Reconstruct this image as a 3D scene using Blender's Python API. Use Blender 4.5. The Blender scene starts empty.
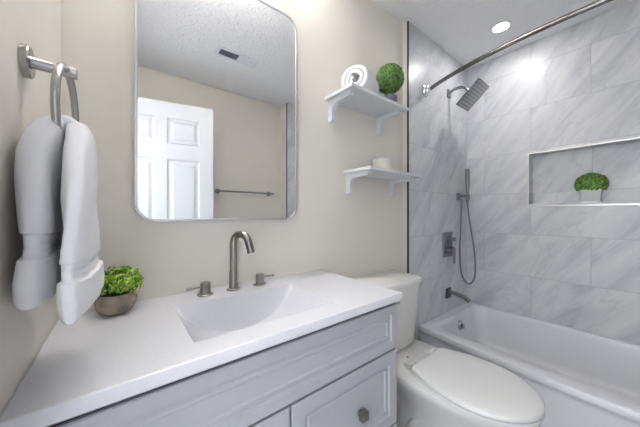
import bpy, bmesh, math, random
from mathutils import Vector, Matrix
R_ = math.radians
PI = math.pi
S = bpy.context.scene
COL = S.collection

# ---------------------------------------------------------------- camera
cam = bpy.data.cameras.new('camera')
cam.sensor_width = 36.0
cam.lens = 253.0 / 640.0 * 36.0
cam.shift_y = 0.3 / 640.0
cam.clip_start = 0.02
co = bpy.data.objects.new('camera', cam)
COL.objects.link(co)
co.location = (0, -1.0, 1.14)
co.rotation_euler = (R_(90), 0, R_(-38.06))
S.camera = co

# ---------------------------------------------------------------- world, lights, exposure
W = bpy.data.worlds.new('world'); S.world = W
W.use_nodes = True
bg = W.node_tree.nodes['Background']
bg.inputs['Color'].default_value = (0.90, 0.94, 1.0, 1)
bg.inputs['Strength'].default_value = 2.1
S.view_settings.view_transform = 'Standard'
S.view_settings.look = 'None'
S.view_settings.gamma = 1.0
S.view_settings.exposure = 1.04
S.view_settings.use_curve_mapping = False


def area(name, loc, rot, size, power, col=(1, 1, 1), sy=None, spread=180):
    l = bpy.data.lights.new(name, 'AREA')
    l.energy = power; l.color = col; l.size = size
    if sy: l.shape = 'RECTANGLE'; l.size_y = sy
    else: l.shape = 'DISK'
    l.spread = R_(spread)
    o = bpy.data.objects.new(name, l); COL.objects.link(o)
    o.location = loc; o.rotation_euler = rot
    return o


LX, LY = 2.04, -0.40          # recessed shower light
area('shower_downlight_lamp', (LX, LY, 2.408), (0, 0, 0), 0.085, 1.6, (1.0, 0.98, 0.96))
VX, VY, VZ = 0.29, -0.13, 2.195   # vanity light above the mirror
for dx in (-0.19, 0, 0.19):
    l = bpy.data.lights.new('vanity_bulb', 'POINT'); l.energy = 27.0; l.color = (1.0, 0.975, 0.95)
    l.shadow_soft_size = 0.045
    o = bpy.data.objects.new('vanity_bulb', l); COL.objects.link(o); o.location = (VX + dx, VY, VZ + 0.035)
# added fill lamp in the unseen hallway, lights the room through the doorway
area('hallway_fill_lamp', (-0.75, -1.05, 2.36), (0, 0, 0), 0.5, 8.0, (0.95, 0.97, 1.0))

# ---------------------------------------------------------------- materials


def mat(name, col, rough=0.5, metal=0.0, spec=0.5, bump=None, var=None, coat=0.0, emis=None):
    """bump=(scale,strength,detail)  var=(scale, amount)"""
    m = bpy.data.materials.new(name); m.use_nodes = True
    nt = m.node_tree; n = nt.nodes; b = n['Principled BSDF']
    b.inputs['Base Color'].default_value = (*col, 1)
    b.inputs['Roughness'].default_value = rough
    b.inputs['Metallic'].default_value = metal
    b.inputs['Specular IOR Level'].default_value = spec
    b.inputs['Coat Weight'].default_value = coat
    b.inputs['Coat Roughness'].default_value = 0.05
    tc = n.new('ShaderNodeTexCoord')
    if emis:
        b.inputs['Emission Color'].default_value = (*emis[:3], 1)
        b.inputs['Emission Strength'].default_value = emis[3]
    if var:
        nz = n.new('ShaderNodeTexNoise'); nz.inputs['Scale'].default_value = var[0]; nz.inputs['Detail'].default_value = 4
        nt.links.new(tc.outputs['Object'], nz.inputs['Vector'])
        mx = n.new('ShaderNodeMix'); mx.data_type = 'RGBA'
        lo = [max(0, c * (1 - var[1])) for c in col]; hi = [min(1, c * (1 + var[1])) for c in col]
        mx.inputs['A'].default_value = (*lo, 1); mx.inputs['B'].default_value = (*hi, 1)
        mr = n.new('ShaderNodeMapRange'); mr.inputs['From Min'].default_value = 0.3; mr.inputs['From Max'].default_value = 0.7
        nt.links.new(nz.outputs['Fac'], mr.inputs['Value'])
        nt.links.new(mr.outputs['Result'], mx.inputs['Factor'])
        nt.links.new(mx.outputs['Result'], b.inputs['Base Color'])
    if bump:
        nz = n.new('ShaderNodeTexNoise'); nz.inputs['Scale'].default_value = bump[0]; nz.inputs['Detail'].default_value = bump[2]
        nt.links.new(tc.outputs['Object'], nz.inputs['Vector'])
        bp = n.new('ShaderNodeBump'); bp.inputs['Strength'].default_value = bump[1]
        bp.inputs['Distance'].default_value = bump[3] if len(bump) > 3 else 0.003
        nt.links.new(nz.outputs['Fac'], bp.inputs['Height'])
        nt.links.new(bp.outputs['Normal'], b.inputs['Normal'])
    return m


def tile_mat(name, axis, off, plain=False, tone=1.0):
    """large marble-look tile in a half-offset bond; axis 0: runs along x, 1: along y"""
    m = bpy.data.materials.new(name); m.use_nodes = True
    nt = m.node_tree; n = nt.nodes; L = nt.links; b = n['Principled BSDF']
    tc = n.new('ShaderNodeTexCoord'); sp = n.new('ShaderNodeSeparateXYZ'); L.new(tc.outputs['Object'], sp.inputs[0])
    cb = n.new('ShaderNodeCombineXYZ')
    ad = n.new('ShaderNodeMath'); ad.operation = 'ADD'; ad.inputs[1].default_value = off
    L.new(sp.outputs[axis], ad.inputs[0])
    az = n.new('ShaderNodeMath'); az.operation = 'ADD'; az.inputs[1].default_value = 0.2785
    L.new(sp.outputs[2], az.inputs[0])
    L.new(ad.outputs[0], cb.inputs[0]); L.new(az.outputs[0], cb.inputs[1])
    br = n.new('ShaderNodeTexBrick'); br.offset = 0.5; br.offset_frequency = 2; br.squash = 1.0
    br.inputs['Scale'].default_value = 1.0
    br.inputs['Brick Width'].default_value = 0.614; br.inputs['Row Height'].default_value = 0.3155
    br.inputs['Mortar Size'].default_value = 0.0016; br.inputs['Mortar Smooth'].default_value = 0.1
    br.inputs['Color1'].default_value = (0, 0, 0, 1); br.inputs['Color2'].default_value = (1, 1, 1, 1)
    br.inputs['Mortar'].default_value = (0.5, 0.5, 0.5, 1)
    L.new(cb.outputs[0], br.inputs['Vector'])
    # vein coordinates: in-plane (u, z), rotated so that streaks climb, shifted per tile
    uv = n.new('ShaderNodeCombineXYZ')
    sg = n.new('ShaderNodeMath'); sg.operation = 'MULTIPLY'; sg.inputs[1].default_value = 1.0 if axis == 0 else -1.0
    L.new(sp.outputs[axis], sg.inputs[0]); L.new(sg.outputs[0], uv.inputs[0]); L.new(sp.outputs[2], uv.inputs[1])
    sh = n.new('ShaderNodeVectorMath'); sh.operation = 'MULTIPLY_ADD'
    sh.inputs[1].default_value = (5.3, 3.7, 2.1); L.new(br.outputs['Color'], sh.inputs[0]); L.new(uv.outputs[0], sh.inputs[2])
    if plain: src = uv
    else: src = sh
    rt = n.new('ShaderNodeVectorRotate'); rt.rotation_type = 'Z_AXIS'; rt.inputs['Angle'].default_value = R_(-52)
    L.new(src.outputs[0], rt.inputs['Vector'])
    mp = n.new('ShaderNodeMapping'); mp.inputs['Scale'].default_value = (1.9, 9.5, 1)
    L.new(rt.outputs[0], mp.inputs['Vector'])
    n1 = n.new('ShaderNodeTexNoise'); n1.inputs['Scale'].default_value = 1.0; n1.inputs['Detail'].default_value = 6
    n1.inputs['Roughness'].default_value = 0.58; n1.inputs['Distortion'].default_value = 0.55
    L.new(mp.outputs[0], n1.inputs['Vector'])
    r1 = n.new('ShaderNodeValToRGB'); cr = r1.color_ramp
    base = [(0.30, (0.46, 0.47, 0.51)), (0.43, (0.57, 0.58, 0.61)), (0.58, (0.65, 0.656, 0.675)), (0.72, (0.71, 0.715, 0.73))]
    while len(cr.elements) < 4: cr.elements.new(0.5)
    for e, (p, c) in zip(cr.elements, base):
        e.position = p; e.color = (*[q * tone for q in c], 1)
    L.new(n1.outputs['Fac'], r1.inputs['Fac'])
    # thin darker veins
    mp2 = n.new('ShaderNodeMapping'); mp2.inputs['Scale'].default_value = (1.3, 4.2, 1); mp2.inputs['Location'].default_value = (3, 7, 0)
    L.new(rt.outputs[0], mp2.inputs['Vector'])
    n2 = n.new('ShaderNodeTexNoise'); n2.inputs['Scale'].default_value = 1.0; n2.inputs['Detail'].default_value = 5
    n2.inputs['Distortion'].default_value = 0.9
    L.new(mp2.outputs[0], n2.inputs['Vector'])
    sb = n.new('ShaderNodeMath'); sb.operation = 'SUBTRACT'; sb.inputs[1].default_value = 0.5; L.new(n2.outputs['Fac'], sb.inputs[0])
    ab = n.new('ShaderNodeMath'); ab.operation = 'ABSOLUTE'; L.new(sb.outputs[0], ab.inputs[0])
    vr = n.new('ShaderNodeMapRange'); vr.inputs['From Min'].default_value = 0.0; vr.inputs['From Max'].default_value = 0.022
    vr.inputs['To Min'].default_value = 0.26; vr.inputs['To Max'].default_value = 0.0
    L.new(ab.outputs[0], vr.inputs['Value'])
    mv = n.new('ShaderNodeMix'); mv.data_type = 'RGBA'; mv.inputs['B'].default_value = (0.34 * tone, 0.35 * tone, 0.385 * tone, 1)
    L.new(vr.outputs['Result'], mv.inputs['Factor']); L.new(r1.outputs['Color'], mv.inputs['A'])
    mg = n.new('ShaderNodeMix'); mg.data_type = 'RGBA'; mg.inputs['B'].default_value = (0.44, 0.445, 0.46, 1)
    L.new(br.outputs['Fac'], mg.inputs['Factor']); L.new(mv.outputs['Result'], mg.inputs['A'])
    L.new(mg.outputs['Result'], b.inputs['Base Color'])
    b.inputs['Roughness'].default_value = 0.33
    bp = n.new('ShaderNodeBump'); bp.invert = True; bp.inputs['Strength'].default_value = 0.5; bp.inputs['Distance'].default_value = 0.002
    L.new(br.outputs['Fac'], bp.inputs['Height']); L.new(bp.outputs['Normal'], b.inputs['Normal'])
    return m


def leaf_mat(name, dark, light, scale=90):
    m = mat(name, dark, 0.5)
    nt = m.node_tree; n = nt.nodes; b = n['Principled BSDF']
    tc = n.new('ShaderNodeTexCoord'); w = n.new('ShaderNodeTexWhiteNoise'); w.noise_dimensions = '3D'
    at = n.new('ShaderNodeAttribute'); at.attribute_name = 'leaf_id'
    r = n.new('ShaderNodeValToRGB'); r.color_ramp.elements[0].color = (*dark, 1); r.color_ramp.elements[1].color = (*light, 1)
    w.noise_dimensions = '1D'
    nt.links.new(at.outputs['Fac'], w.inputs['W']); nt.links.new(w.outputs['Value'], r.inputs['Fac'])
    nt.links.new(r.outputs['Color'], b.inputs['Base Color'])
    b.inputs['Subsurface Weight'].default_value = 0.0
    return m


def wave_rings(m, scale, strength, axis='Z'):
    nt = m.node_tree; n = nt.nodes; b = n['Principled BSDF']
    tc = n.new('ShaderNodeTexCoord'); w = n.new('ShaderNodeTexWave'); w.bands_direction = axis
    w.inputs['Scale'].default_value = scale
    nt.links.new(tc.outputs['Object'], w.inputs['Vector'])
    bp = n.new('ShaderNodeBump'); bp.inputs['Strength'].default_value = strength; bp.inputs['Distance'].default_value = 0.001
    nt.links.new(w.outputs['Fac'], bp.inputs['Height']); nt.links.new(bp.outputs['Normal'], b.inputs['Normal'])


M = {}
M['paint'] = mat('warm_beige_wall_paint', (0.73, 0.695, 0.638), 0.55, bump=(140, 0.12, 3, 0.002))
M['ceil'] = mat('textured_ceiling_white', (0.90, 0.90, 0.905), 0.8)


def knockdown(m, k=0.9):
    nt = m.node_tree; n = nt.nodes; b = n['Principled BSDF']
    tc = n.new('ShaderNodeTexCoord')
    nz = n.new('ShaderNodeTexNoise'); nz.inputs['Scale'].default_value = 24; nz.inputs['Detail'].default_value = 3; nz.inputs['Distortion'].default_value = 1.2
    nt.links.new(tc.outputs['Object'], nz.inputs['Vector'])
    mr = n.new('ShaderNodeMapRange'); mr.inputs['From Min'].default_value = 0.48; mr.inputs['From Max'].default_value = 0.60
    nt.links.new(nz.outputs['Fac'], mr.inputs['Value'])
    n2 = n.new('ShaderNodeTexNoise'); n2.inputs['Scale'].default_value = 150; n2.inputs['Detail'].default_value = 3
    nt.links.new(tc.outputs['Object'], n2.inputs['Vector'])
    a = n.new('ShaderNodeMath'); a.operation = 'MULTIPLY_ADD'; a.inputs[1].default_value = 0.35
    nt.links.new(n2.outputs['Fac'], a.inputs[0]); nt.links.new(mr.outputs['Result'], a.inputs[2])
    bp = n.new('ShaderNodeBump'); bp.inputs['Strength'].default_value = k; bp.inputs['Distance'].default_value = 0.003
    nt.links.new(a.outputs[0], bp.inputs['Height']); nt.links.new(bp.outputs['Normal'], b.inputs['Normal'])


knockdown(M['ceil'], 0.9)
M['tile_long'] = tile_mat('marble_tile_long_wall', 1, 0.79)
M['tile_head'] = tile_mat('marble_tile_shower_wall', 0, -1.466)
M['tile_niche'] = tile_mat('marble_tile_niche', 1, 0.79, tone=0.97)
M['floor'] = tile_mat('marble_floor', 0, 0.1, plain=True, tone=0.8)
M['white_paint'] = mat('white_trim_paint', (0.80, 0.81, 0.83), 0.35)
M['shelf'] = mat('white_shelf_lacquer', (0.66, 0.675, 0.70), 0.4, bump=(60, 0.05, 2))
M['door'] = mat('white_door_paint', (0.60, 0.62, 0.66), 0.35)
M['cab'] = mat('pale_grey_cabinet_paint', (0.39, 0.395, 0.425), 0.38)
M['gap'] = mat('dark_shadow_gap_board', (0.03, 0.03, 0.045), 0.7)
M['counter'] = mat('white_cultured_marble', (0.64, 0.645, 0.685), 0.25, var=(160, 0.025))
M['porcelain'] = mat('white_porcelain', (0.68, 0.675, 0.66), 0.10, coat=0.4)
M['seat'] = mat('white_seat_plastic', (0.66, 0.66, 0.655), 0.25)
M['tub'] = mat('white_tub_enamel', (0.70, 0.705, 0.735), 0.30, coat=0.1)
M['nickel'] = mat('brushed_nickel', (0.27, 0.255, 0.24), 0.30, 1.0, bump=(400, 0.04, 2))
M['nickel_bright'] = mat('satin_nickel', (0.43, 0.42, 0.41), 0.26, 1.0)
M['nickel_mid'] = mat('nozzle_grey_metal', (0.42, 0.42, 0.43), 0.4, 0.8)
M['gun'] = mat('gunmetal_shower_finish', (0.26, 0.26, 0.27), 0.32, 1.0)
M['gun_dark'] = mat('gunmetal_dark', (0.12, 0.12, 0.125), 0.35, 1.0)
M['chrome'] = mat('polished_chrome', (0.78, 0.79, 0.82), 0.08, 1.0)
M['overflow'] = mat('grey_chrome_overflow', (0.42, 0.42, 0.44), 0.15, 1.0)
M['rod'] = mat('brushed_rod_steel', (0.27, 0.26, 0.24), 0.25, 1.0)
M['black_trim'] = mat('dark_metal_edge_trim', (0.07, 0.066, 0.06), 0.4, 0.6)
M['niche_trim'] = mat('satin_steel_niche_trim', (0.66, 0.655, 0.64), 0.30, 0.9)
M['mirror'] = mat('mirror_silver', (0.93, 0.94, 0.95), 0.0, 1.0)
M['mframe'] = mat('brushed_silver_mirror_frame', (0.60, 0.605, 0.62), 0.38, 0.8)
M['towel'] = mat('white_terry', (0.76, 0.76, 0.78), 0.95, spec=0.1, bump=(380, 0.4, 3, 0.002))
M['band'] = mat('white_towel_band', (0.76, 0.76, 0.78), 0.85, spec=0.1, bump=(300, 0.3, 2, 0.002))
wave_rings(M['band'], 28, 0.9)
M['stone'] = mat('grey_brown_stone', (0.27, 0.232, 0.19), 0.8, var=(30, 0.35), bump=(70, 0.5, 4, 0.004))
M['soil'] = mat('dark_moss', (0.05, 0.06, 0.025), 0.95)
M['bluepot'] = mat('dark_slate_pot', (0.045, 0.05, 0.075), 0.5, var=(60, 0.3))
M['whitepot'] = mat('pale_grey_ribbed_pot', (0.55, 0.55, 0.555), 0.6, bump=(60, 0.2, 3))
M['saucer'] = mat('white_pot_base', (0.82, 0.82, 0.82), 0.5)
M['leaf_bright'] = leaf_mat('bright_green_leaves', (0.02, 0.12, 0.01), (0.46, 0.68, 0.06))
M['leaf_dark'] = leaf_mat('dark_boxwood_leaves', (0.010, 0.045, 0.010), (0.16, 0.30, 0.06))
M['leaf_mid'] = leaf_mat('boxwood_leaves', (0.010, 0.05, 0.010), (0.26, 0.48, 0.08))
M['wax'] = mat('cream_frosted_glass', (0.70, 0.68, 0.60), 0.35)
M['waxlid'] = mat('pale_lid', (0.72, 0.71, 0.72), 0.3)
M['vent'] = mat('white_vent_enamel', (0.80, 0.82, 0.86), 0.4)
M['ventdark'] = mat('vent_duct_dark', (0.045, 0.05, 0.07), 0.8)
M['lamp_on'] = mat('lit_lens', (1, 1, 1), 0.5, emis=(1, 0.99, 0.97, 6.0))
M['lamp_shade'] = mat('lit_opal_glass', (0.95, 0.95, 0.93), 0.4, emis=(1, 0.95, 0.88, 1.6))
M['grip'] = mat('hose_dark', (0.24, 0.24, 0.25), 0.35, 1.0)


wave_rings(M['grip'], 90, 0.6)

# ---------------------------------------------------------------- helpers


def link(name, bm, m, parent=None, smooth=False, angle=35):
    me = bpy.data.meshes.new(name)
    bmesh.ops.recalc_face_normals(bm, faces=bm.faces)
    if smooth:
        for f in bm.faces: f.smooth = True
        for e in bm.edges:
            if len(e.link_faces) == 2 and e.calc_face_angle(0) > R_(angle): e.smooth = False
    bm.to_mesh(me); bm.free()
    for q in (m if isinstance(m, (list, tuple)) else [m]):
        me.materials.append(M[q] if isinstance(q, str) else q)
    o = bpy.data.objects.new(name, me); COL.objects.link(o)
    if parent is not None:
        o.parent = parent
        o.matrix_parent_inverse = Matrix.Translation(-Vector(parent.location))
    return o


def thing(name, label, cat, loc=(0, 0, 0), group=None):
    o = bpy.data.objects.new(name, None); COL.objects.link(o)
    o.empty_display_size = 0.05
    o.location = loc; o['label'] = label; o['category'] = cat
    if group: o['group'] = group
    return o


def tag(o, label, cat, group=None):
    o['label'] = label; o['category'] = cat
    if group: o['group'] = group
    return o


def struct(name, bm, m, label=None, parent=None, smooth=False):
    o = link(name, bm, m, parent, smooth)
    if parent is None: o['kind'] = 'structure'
    if label: o['label'] = label
    return o


def box(bm, x0, x1, y0, y1, z0, z1, bev=0.0, seg=2, mi=0):
    r = bmesh.ops.create_cube(bm, size=1.0)
    vs = r['verts']
    for v in vs:
        v.co = Vector(((x0 + x1) / 2 + v.co.x * (x1 - x0), (y0 + y1) / 2 + v.co.y * (y1 - y0), (z0 + z1) / 2 + v.co.z * (z1 - z0)))
    fs = {f for v in vs for f in v.link_faces}
    for f in fs: f.material_index = mi
    if bev > 0:
        es = list({e for v in vs for e in v.link_edges})
        r = bmesh.ops.bevel(bm, geom=es, offset=bev, segments=seg, affect='EDGES', profile=0.5)
        vs = list({v for f in r['faces'] for v in f.verts} | {v for v in vs if v.is_valid})
    return vs


def xform(vs, mtx):
    for v in vs: v.co = mtx @ v.co


def loft(bm, rings, cap=True, closed=True, mi=0):
    prev = None; first = None
    out = []
    for rg in rings:
        vv = [bm.verts.new(p) for p in rg]
        out += vv
        if prev:
            n = len(vv)
            for i in range(n if closed else n - 1):
                j = (i + 1) % n
                f = bm.faces.new((prev[i], prev[j], vv[j], vv[i])); f.material_index = mi
        else: first = vv
        prev = vv
    if cap:
        for c in (first, prev):
            f = bm.faces.new(c); f.material_index = mi
    return out


def frames(pts):
    T = []
    for i in range(len(pts)):
        a = pts[max(0, i - 1)]; b = pts[min(len(pts) - 1, i + 1)]
        T.append((b - a).normalized())
    up = Vector((0, 0, 1)) if abs(T[0].z) < 0.9 else Vector((0, 1, 0))
    N = (up - T[0] * up.dot(T[0])).normalized()
    out = []
    for t in T:
        N = (N - t * N.dot(t)).normalized()
        out.append((t, N, t.cross(N)))
    return out


def tube(bm, pts, r, n=16, cap=True, mi=0):
    pts = [Vector(p) for p in pts]
    fr = frames(pts)
    rings = []
    for i, (p, (t, a, b)) in enumerate(zip(pts, fr)):
        rr = r[i] if isinstance(r, (list, tuple)) else r
        rings.append([p + (a * math.cos(2 * PI * k / n) + b * math.sin(2 * PI * k / n)) * rr for k in range(n)])
    return loft(bm, rings, cap, mi=mi)


def lathe(bm, prof, c=(0, 0, 0), n=32, axis='Z', mi=0):
    c = Vector(c); rings = []
    for r, h in prof:
        rg = []
        for k in range(n):
            a = 2 * PI * k / n
            x, y = r * math.cos(a), r * math.sin(a)
            p = {'Z': (x, y, h), 'Y': (x, h, y), 'X': (h, x, y)}[axis]
            rg.append(c + Vector(p))
        rings.append(rg)
    return loft(bm, rings, True, mi=mi)


def spline(pts, k=8):
    P = [Vector(p) for p in pts]; out = []
    for i in range(len(P) - 1):
        p0 = P[max(0, i - 1)]; p1 = P[i]; p2 = P[i + 1]; p3 = P[min(len(P) - 1, i + 2)]
        for j in range(k):
            t = j / k
            out.append(0.5 * ((2 * p1) + (p2 - p0) * t + (2 * p0 - 5 * p1 + 4 * p2 - p3) * t * t + (3 * p1 - p0 - 3 * p2 + p3) * t ** 3))
    out.append(P[-1])
    return out


def rrect(x0, x1, y0, y1, r, n=8):
    """rounded rectangle, 4*(n+1) points, counter-clockwise"""
    out = []
    for cx, cy, a0 in ((x1 - r, y1 - r, 0), (x0 + r, y1 - r, 90), (x0 + r, y0 + r, 180), (x1 - r, y0 + r, 270)):
        for i in range(n + 1):
            a = R_(a0 + 90 * i / n); out.append((cx + r * math.cos(a), cy + r * math.sin(a)))
    return out


# ================================================================ SETTING
XL, XR = -0.134, 2.407       # left wall, long tile wall
YB, YS = 0.0, -0.04          # mirror wall, shower wall face
YF, YE = -1.72, -1.575       # wall opposite the mirror, far alcove wall face
ZC = 2.417
XA = 1.494                   # where the tile alcove begins
T = 0.12

bm = bmesh.new(); box(bm, -1.45, XR + 0.25, -2.6, 0.5, -0.1, 0.0)
struct('floor', bm, 'floor', 'grey marble-look tile floor')
bm = bmesh.new(); box(bm, -1.45, XR + 0.25, -2.6, 0.5, ZC, ZC + 0.1)
struct('ceiling', bm, 'ceil', 'off-white knockdown textured ceiling')
bm = bmesh.new(); box(bm, XL - T, XA + 0.02, 0, T, 0, ZC)
struct('wall_back', bm, 'paint', 'beige painted wall behind the vanity and toilet')
# left wall with the doorway
DY0, DY1 = -0.63, -1.475
bm = bmesh.new()
box(bm, XL - T, XL, DY0, 0, 0, ZC); box(bm, XL - T, XL, YF - T, DY1, 0, ZC); box(bm, XL - T, XL, DY1, DY0, 2.06, ZC)
struct('wall_left', bm, 'paint', 'beige painted wall with the towel ring and the doorway')
bm = bmesh.new(); box(bm, XL, XA + 0.02, YF - T, YF, 0, ZC)
struct('wall_front', bm, 'paint', 'beige wall seen in the mirror')
# alcove walls: body paint on the return, tile on the face
bm = bmesh.new(); box(bm, XA, XR + 0.2, YS + 0.006, T, 0, ZC)
struct('wall_alcove', bm, 'paint', 'beige return edge beside the shower tile')
bm = bmesh.new(); box(bm, XA + 0.002, XR + 0.01, YS, YS + 0.007, 0.0, ZC)
struct('wall_shower', bm, 'tile_head', 'grey marble tile wall carrying the shower fittings')
bm = bmesh.new(); box(bm, XA, XR + 0.2, YF - T, YE - 0.006, 0, ZC)
struct('wall_alcove_far', bm, 'paint')
bm = bmesh.new(); box(bm, XA + 0.002, XR + 0.01, YE - 0.007, YE, 0, ZC)
struct('wall_shower_far', bm, 'tile_head')
for i, y0, y1 in ((1, YS - 0.004, YS + 0.008), (2, YE - 0.008, YE + 0.004)):
    bm = bmesh.new(); box(bm, XA - 0.003, XA + 0.005, y0, y1, 0, ZC, 0.001, 1)
    struct('trim_%d' % i, bm, 'black_trim', 'dark metal strip edging the shower tile')
# long tile wall with niche
NY0, NY1, NZ0, NZ1, ND = -1.12, -0.472, 1.202, 1.585, 0.088
bm = bmesh.new()
box(bm, XR, XR + 0.2, YE - 0.01, YS + 0.01, 0, NZ0); box(bm, XR, XR + 0.2, YE - 0.01, YS + 0.01, NZ1, ZC)
box(bm, XR, XR + 0.2, NY1, YS + 0.01, NZ0, NZ1); box(bm, XR, XR + 0.2, YE - 0.01, NY0, NZ0, NZ1)
struct('wall_right', bm, 'tile_long', 'long grey marble tile wall above the tub')
bm = bmesh.new(); box(bm, XR + ND, XR + 0.15, NY0 - 0.01, NY1 + 0.01, NZ0 - 0.01, NZ1 + 0.01)
struct('wall_niche', bm, 'tile_niche', 'tiled back of the recessed shower niche')
tw = 0.010
bm = bmesh.new()
box(bm, XR - 0.004, XR + 0.003, NY0 - tw, NY1 + tw, NZ1, NZ1 + tw, 0.001, 1)
box(bm, XR - 0.004, XR + 0.003, NY0 - tw, NY1 + tw, NZ0 - tw, NZ0, 0.001, 1)
box(bm, XR - 0.004, XR + 0.003, NY1, NY1 + tw, NZ0, NZ1, 0.001, 1)
box(bm, XR - 0.004, XR + 0.003, NY0 - tw, NY0, NZ0, NZ1, 0.001, 1)
struct('trim_3', bm, 'niche_trim', 'satin metal edging around the shower niche')
bm = bmesh.new()
box(bm, XR - 0.002, XR + ND, NY0, NY1, NZ0 - 0.004, NZ0 + 0.012, 0.001, 1)
struct('trim_4', bm, 'tile_niche', 'pale sill slab of the shower niche')
# baseboards
bm = bmesh.new(); box(bm, 0.80, XA, -0.012, 0, 0, 0.10, 0.003, 1)
struct('baseboard_back', bm, 'white_paint')
bm = bmesh.new(); box(bm, XL, XA, YF, YF + 0.012, 0, 0.10, 0.003, 1)
struct('baseboard_front', bm, 'white_paint')
# door casing on the left wall
bm = bmesh.new()
for x0, x1 in ((XL, XL + 0.015), (XL - T - 0.015, XL - T)):
    box(bm, x0, x1, DY0, DY0 + 0.06, 0, 2.12, 0.003, 1); box(bm, x0, x1, DY1 - 0.06, DY1, 0, 2.12, 0.003, 1)
    box(bm, x0, x1, DY1, DY0, 2.06, 2.12, 0.003, 1)
struct('trim_5', bm, 'white_paint', 'white casing around the doorway')
# hallway outside the doorway
bm = bmesh.new()
HY0, HY1, HZ0, HZ1 = -2.0, -0.1, 0.35, 2.25
box(bm, -1.45, -1.35, -2.6, 0.5, 0, HZ0); box(bm, -1.45, -1.35, -2.6, 0.5, HZ1, ZC)
box(bm, -1.45, -1.35, -2.6, HY0, HZ0, HZ1); box(bm, -1.45, -1.35, HY1, 0.5, HZ0, HZ1)
struct('wall_hallway', bm, 'paint')
bm = bmesh.new()  # added window, its opening admits world light as fill
for yy in (HY0 + 0.02, (HY0 + HY1) / 2, HY1 - 0.02): box(bm, -1.42, -1.37, yy - 0.02, yy + 0.02, HZ0, HZ1)
for zz in (HZ0 + 0.02, HZ1 - 0.02): box(bm, -1.42, -1.37, HY0, HY1, zz - 0.02, zz + 0.02)
struct('fill_window_1', bm, 'white_paint', 'added white hallway window frame, unseen, letting in fill daylight through the doorway')

# door, swung into the room, seen in the mirror
hx, hy = XL + 0.004, -1.462
fx, fy = 0.615, -1.315
DW = math.hypot(fx - hx, fy - hy); DA = math.atan2(fy - hy, fx - hx)
DMT = Matrix.Translation((hx, hy, 0)) @ Matrix.Rotation(DA, 4, 'Z')


def door():
    bm = bmesh.new()
    t = 0.035; z0, z1 = 0.01, 2.03
    cols = [(0.105, 0.345), (0.425, 0.665)]
    k = DW / 0.77
    cols = [(a * k, b * k) for a, b in cols]
    rows = [(0.23, 0.84), (0.98, 1.58), (1.70, 1.91)]
    xs = sorted({0, DW} | {c for p in cols for c in p}); zs = sorted({z0, z1} | {c for p in rows for c in p})
    pan = lambda i, j: any(abs(xs[i] - a) < 1e-6 for a, b in cols) and any(abs(zs[j] - a) < 1e-6 for a, b in rows)
    for side, y in ((1, 0.0), (-1, -t)):
        for i in range(len(xs) - 1):
            for j in range(len(zs) - 1):
                x0, x1, a, b = xs[i], xs[i + 1], zs[j], zs[j + 1]
                if not pan(i, j):
                    bm.faces.new([bm.verts.new(q) for q in ((x0, y, a), (x1, y, a), (x1, y, b), (x0, y, b))])
                else:
                    ins = [(0, 0), (0.012, 0.010), (0.024, 0.010), (0.045, 0.002)]
                    rg = [[(x0 + d, y - side * h, a + d), (x1 - d, y - side * h, a + d), (x1 - d, y - side * h, b - d), (x0 + d, y - side * h, b - d)] for d, h in ins]
                    loft(bm, rg, False); bm.faces.new([bm.verts.new(q) for q in rg[-1]])
    e = [((0, 0), (0, -t)), ((DW, 0), (DW, -t))]
    for (xa, ya), (xb, yb) in e:
        bm.faces.new([bm.verts.new(q) for q in ((xa, ya, z0), (xb, yb, z0), (xb, yb, z1), (xa, ya, z1))])
    for z in (z0, z1):
        bm.faces.new([bm.verts.new(q) for q in ((0, 0, z), (DW, 0, z), (DW, -t, z), (0, -t, z))])
    bmesh.ops.remove_doubles(bm, verts=bm.verts, dist=1e-5)
    xform(bm.verts, DMT)
    d = struct('door_1', bm, 'door', 'white six-panel door standing open, seen in the mirror')
    bm = bmesh.new()
    for s in (1, -1):
        y = 0 if s > 0 else -t
        vs = lathe(bm, [(0.03, y), (0.03, y + s * 0.006), (0.012, y + s * 0.01), (0.012, y + s * 0.03), (0.026, y + s * 0.042), (0.028, y + s * 0.055), (0.018, y + s * 0.066), (0.001, y + s * 0.068)], (DW - 0.06, 0, 0.92), 24, 'Y')
    xform(bm.verts, DMT)
    link('door_knob', bm, 'nickel', d, True)
    for z in (0.25, 1.1, 1.85):
        bm = bmesh.new(); tube(bm, [(-0.006, 0.004, z - 0.045), (-0.006, 0.004, z + 0.045)], 0.006, 10)
        xform(bm.verts, DMT); link('hinge', bm, 'nickel', d, True)


door()

# ================================================================ VANITY
CX0, CX1, CY0, CY1, CZ = XL + 0.0003, 0.785, -0.473, -0.001, 0.861
FX0, FX1, FY = XL + 0.006, 0.778, -0.455
v = thing('vanity_cabinet', 'pale grey painted vanity cabinet with panelled drawers under the white countertop', 'vanity cabinet', ((FX0 + FX1) / 2, -0.23, 0))
bm = bmesh.new()
zt_ = CZ - 0.0275
box(bm, FX0, FX0 + 0.016, FY + 0.02, -0.003, 0.09, zt_); box(bm, FX1 - 0.016, FX1, FY + 0.02, -0.003, 0.09, zt_)
box(bm, FX0 + 0.016, FX1 - 0.016, -0.012, -0.003, 0.09, zt_); box(bm, FX0 + 0.016, FX1 - 0.016, FY + 0.021, -0.012, 0.09, 0.106)
box(bm, FX0 + 0.016, FX1 - 0.016, FY + 0.021, FY + 0.035, 0.106, zt_ - 0.02)
box(bm, FX0 + 0.01, FX1 - 0.01, FY + 0.08, -0.01, 0.0, 0.09)
link('body', bm, 'cab', v)
bm = bmesh.new(); box(bm, FX0 + 0.001, FX1 - 0.002, FY + 0.008, FY + 0.019, CZ - 0.052, CZ - 0.0275)  # near-black strip, paints the shade in the gap under the countertop
link('shadow_gap_strip', bm, 'gap', v)


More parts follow.
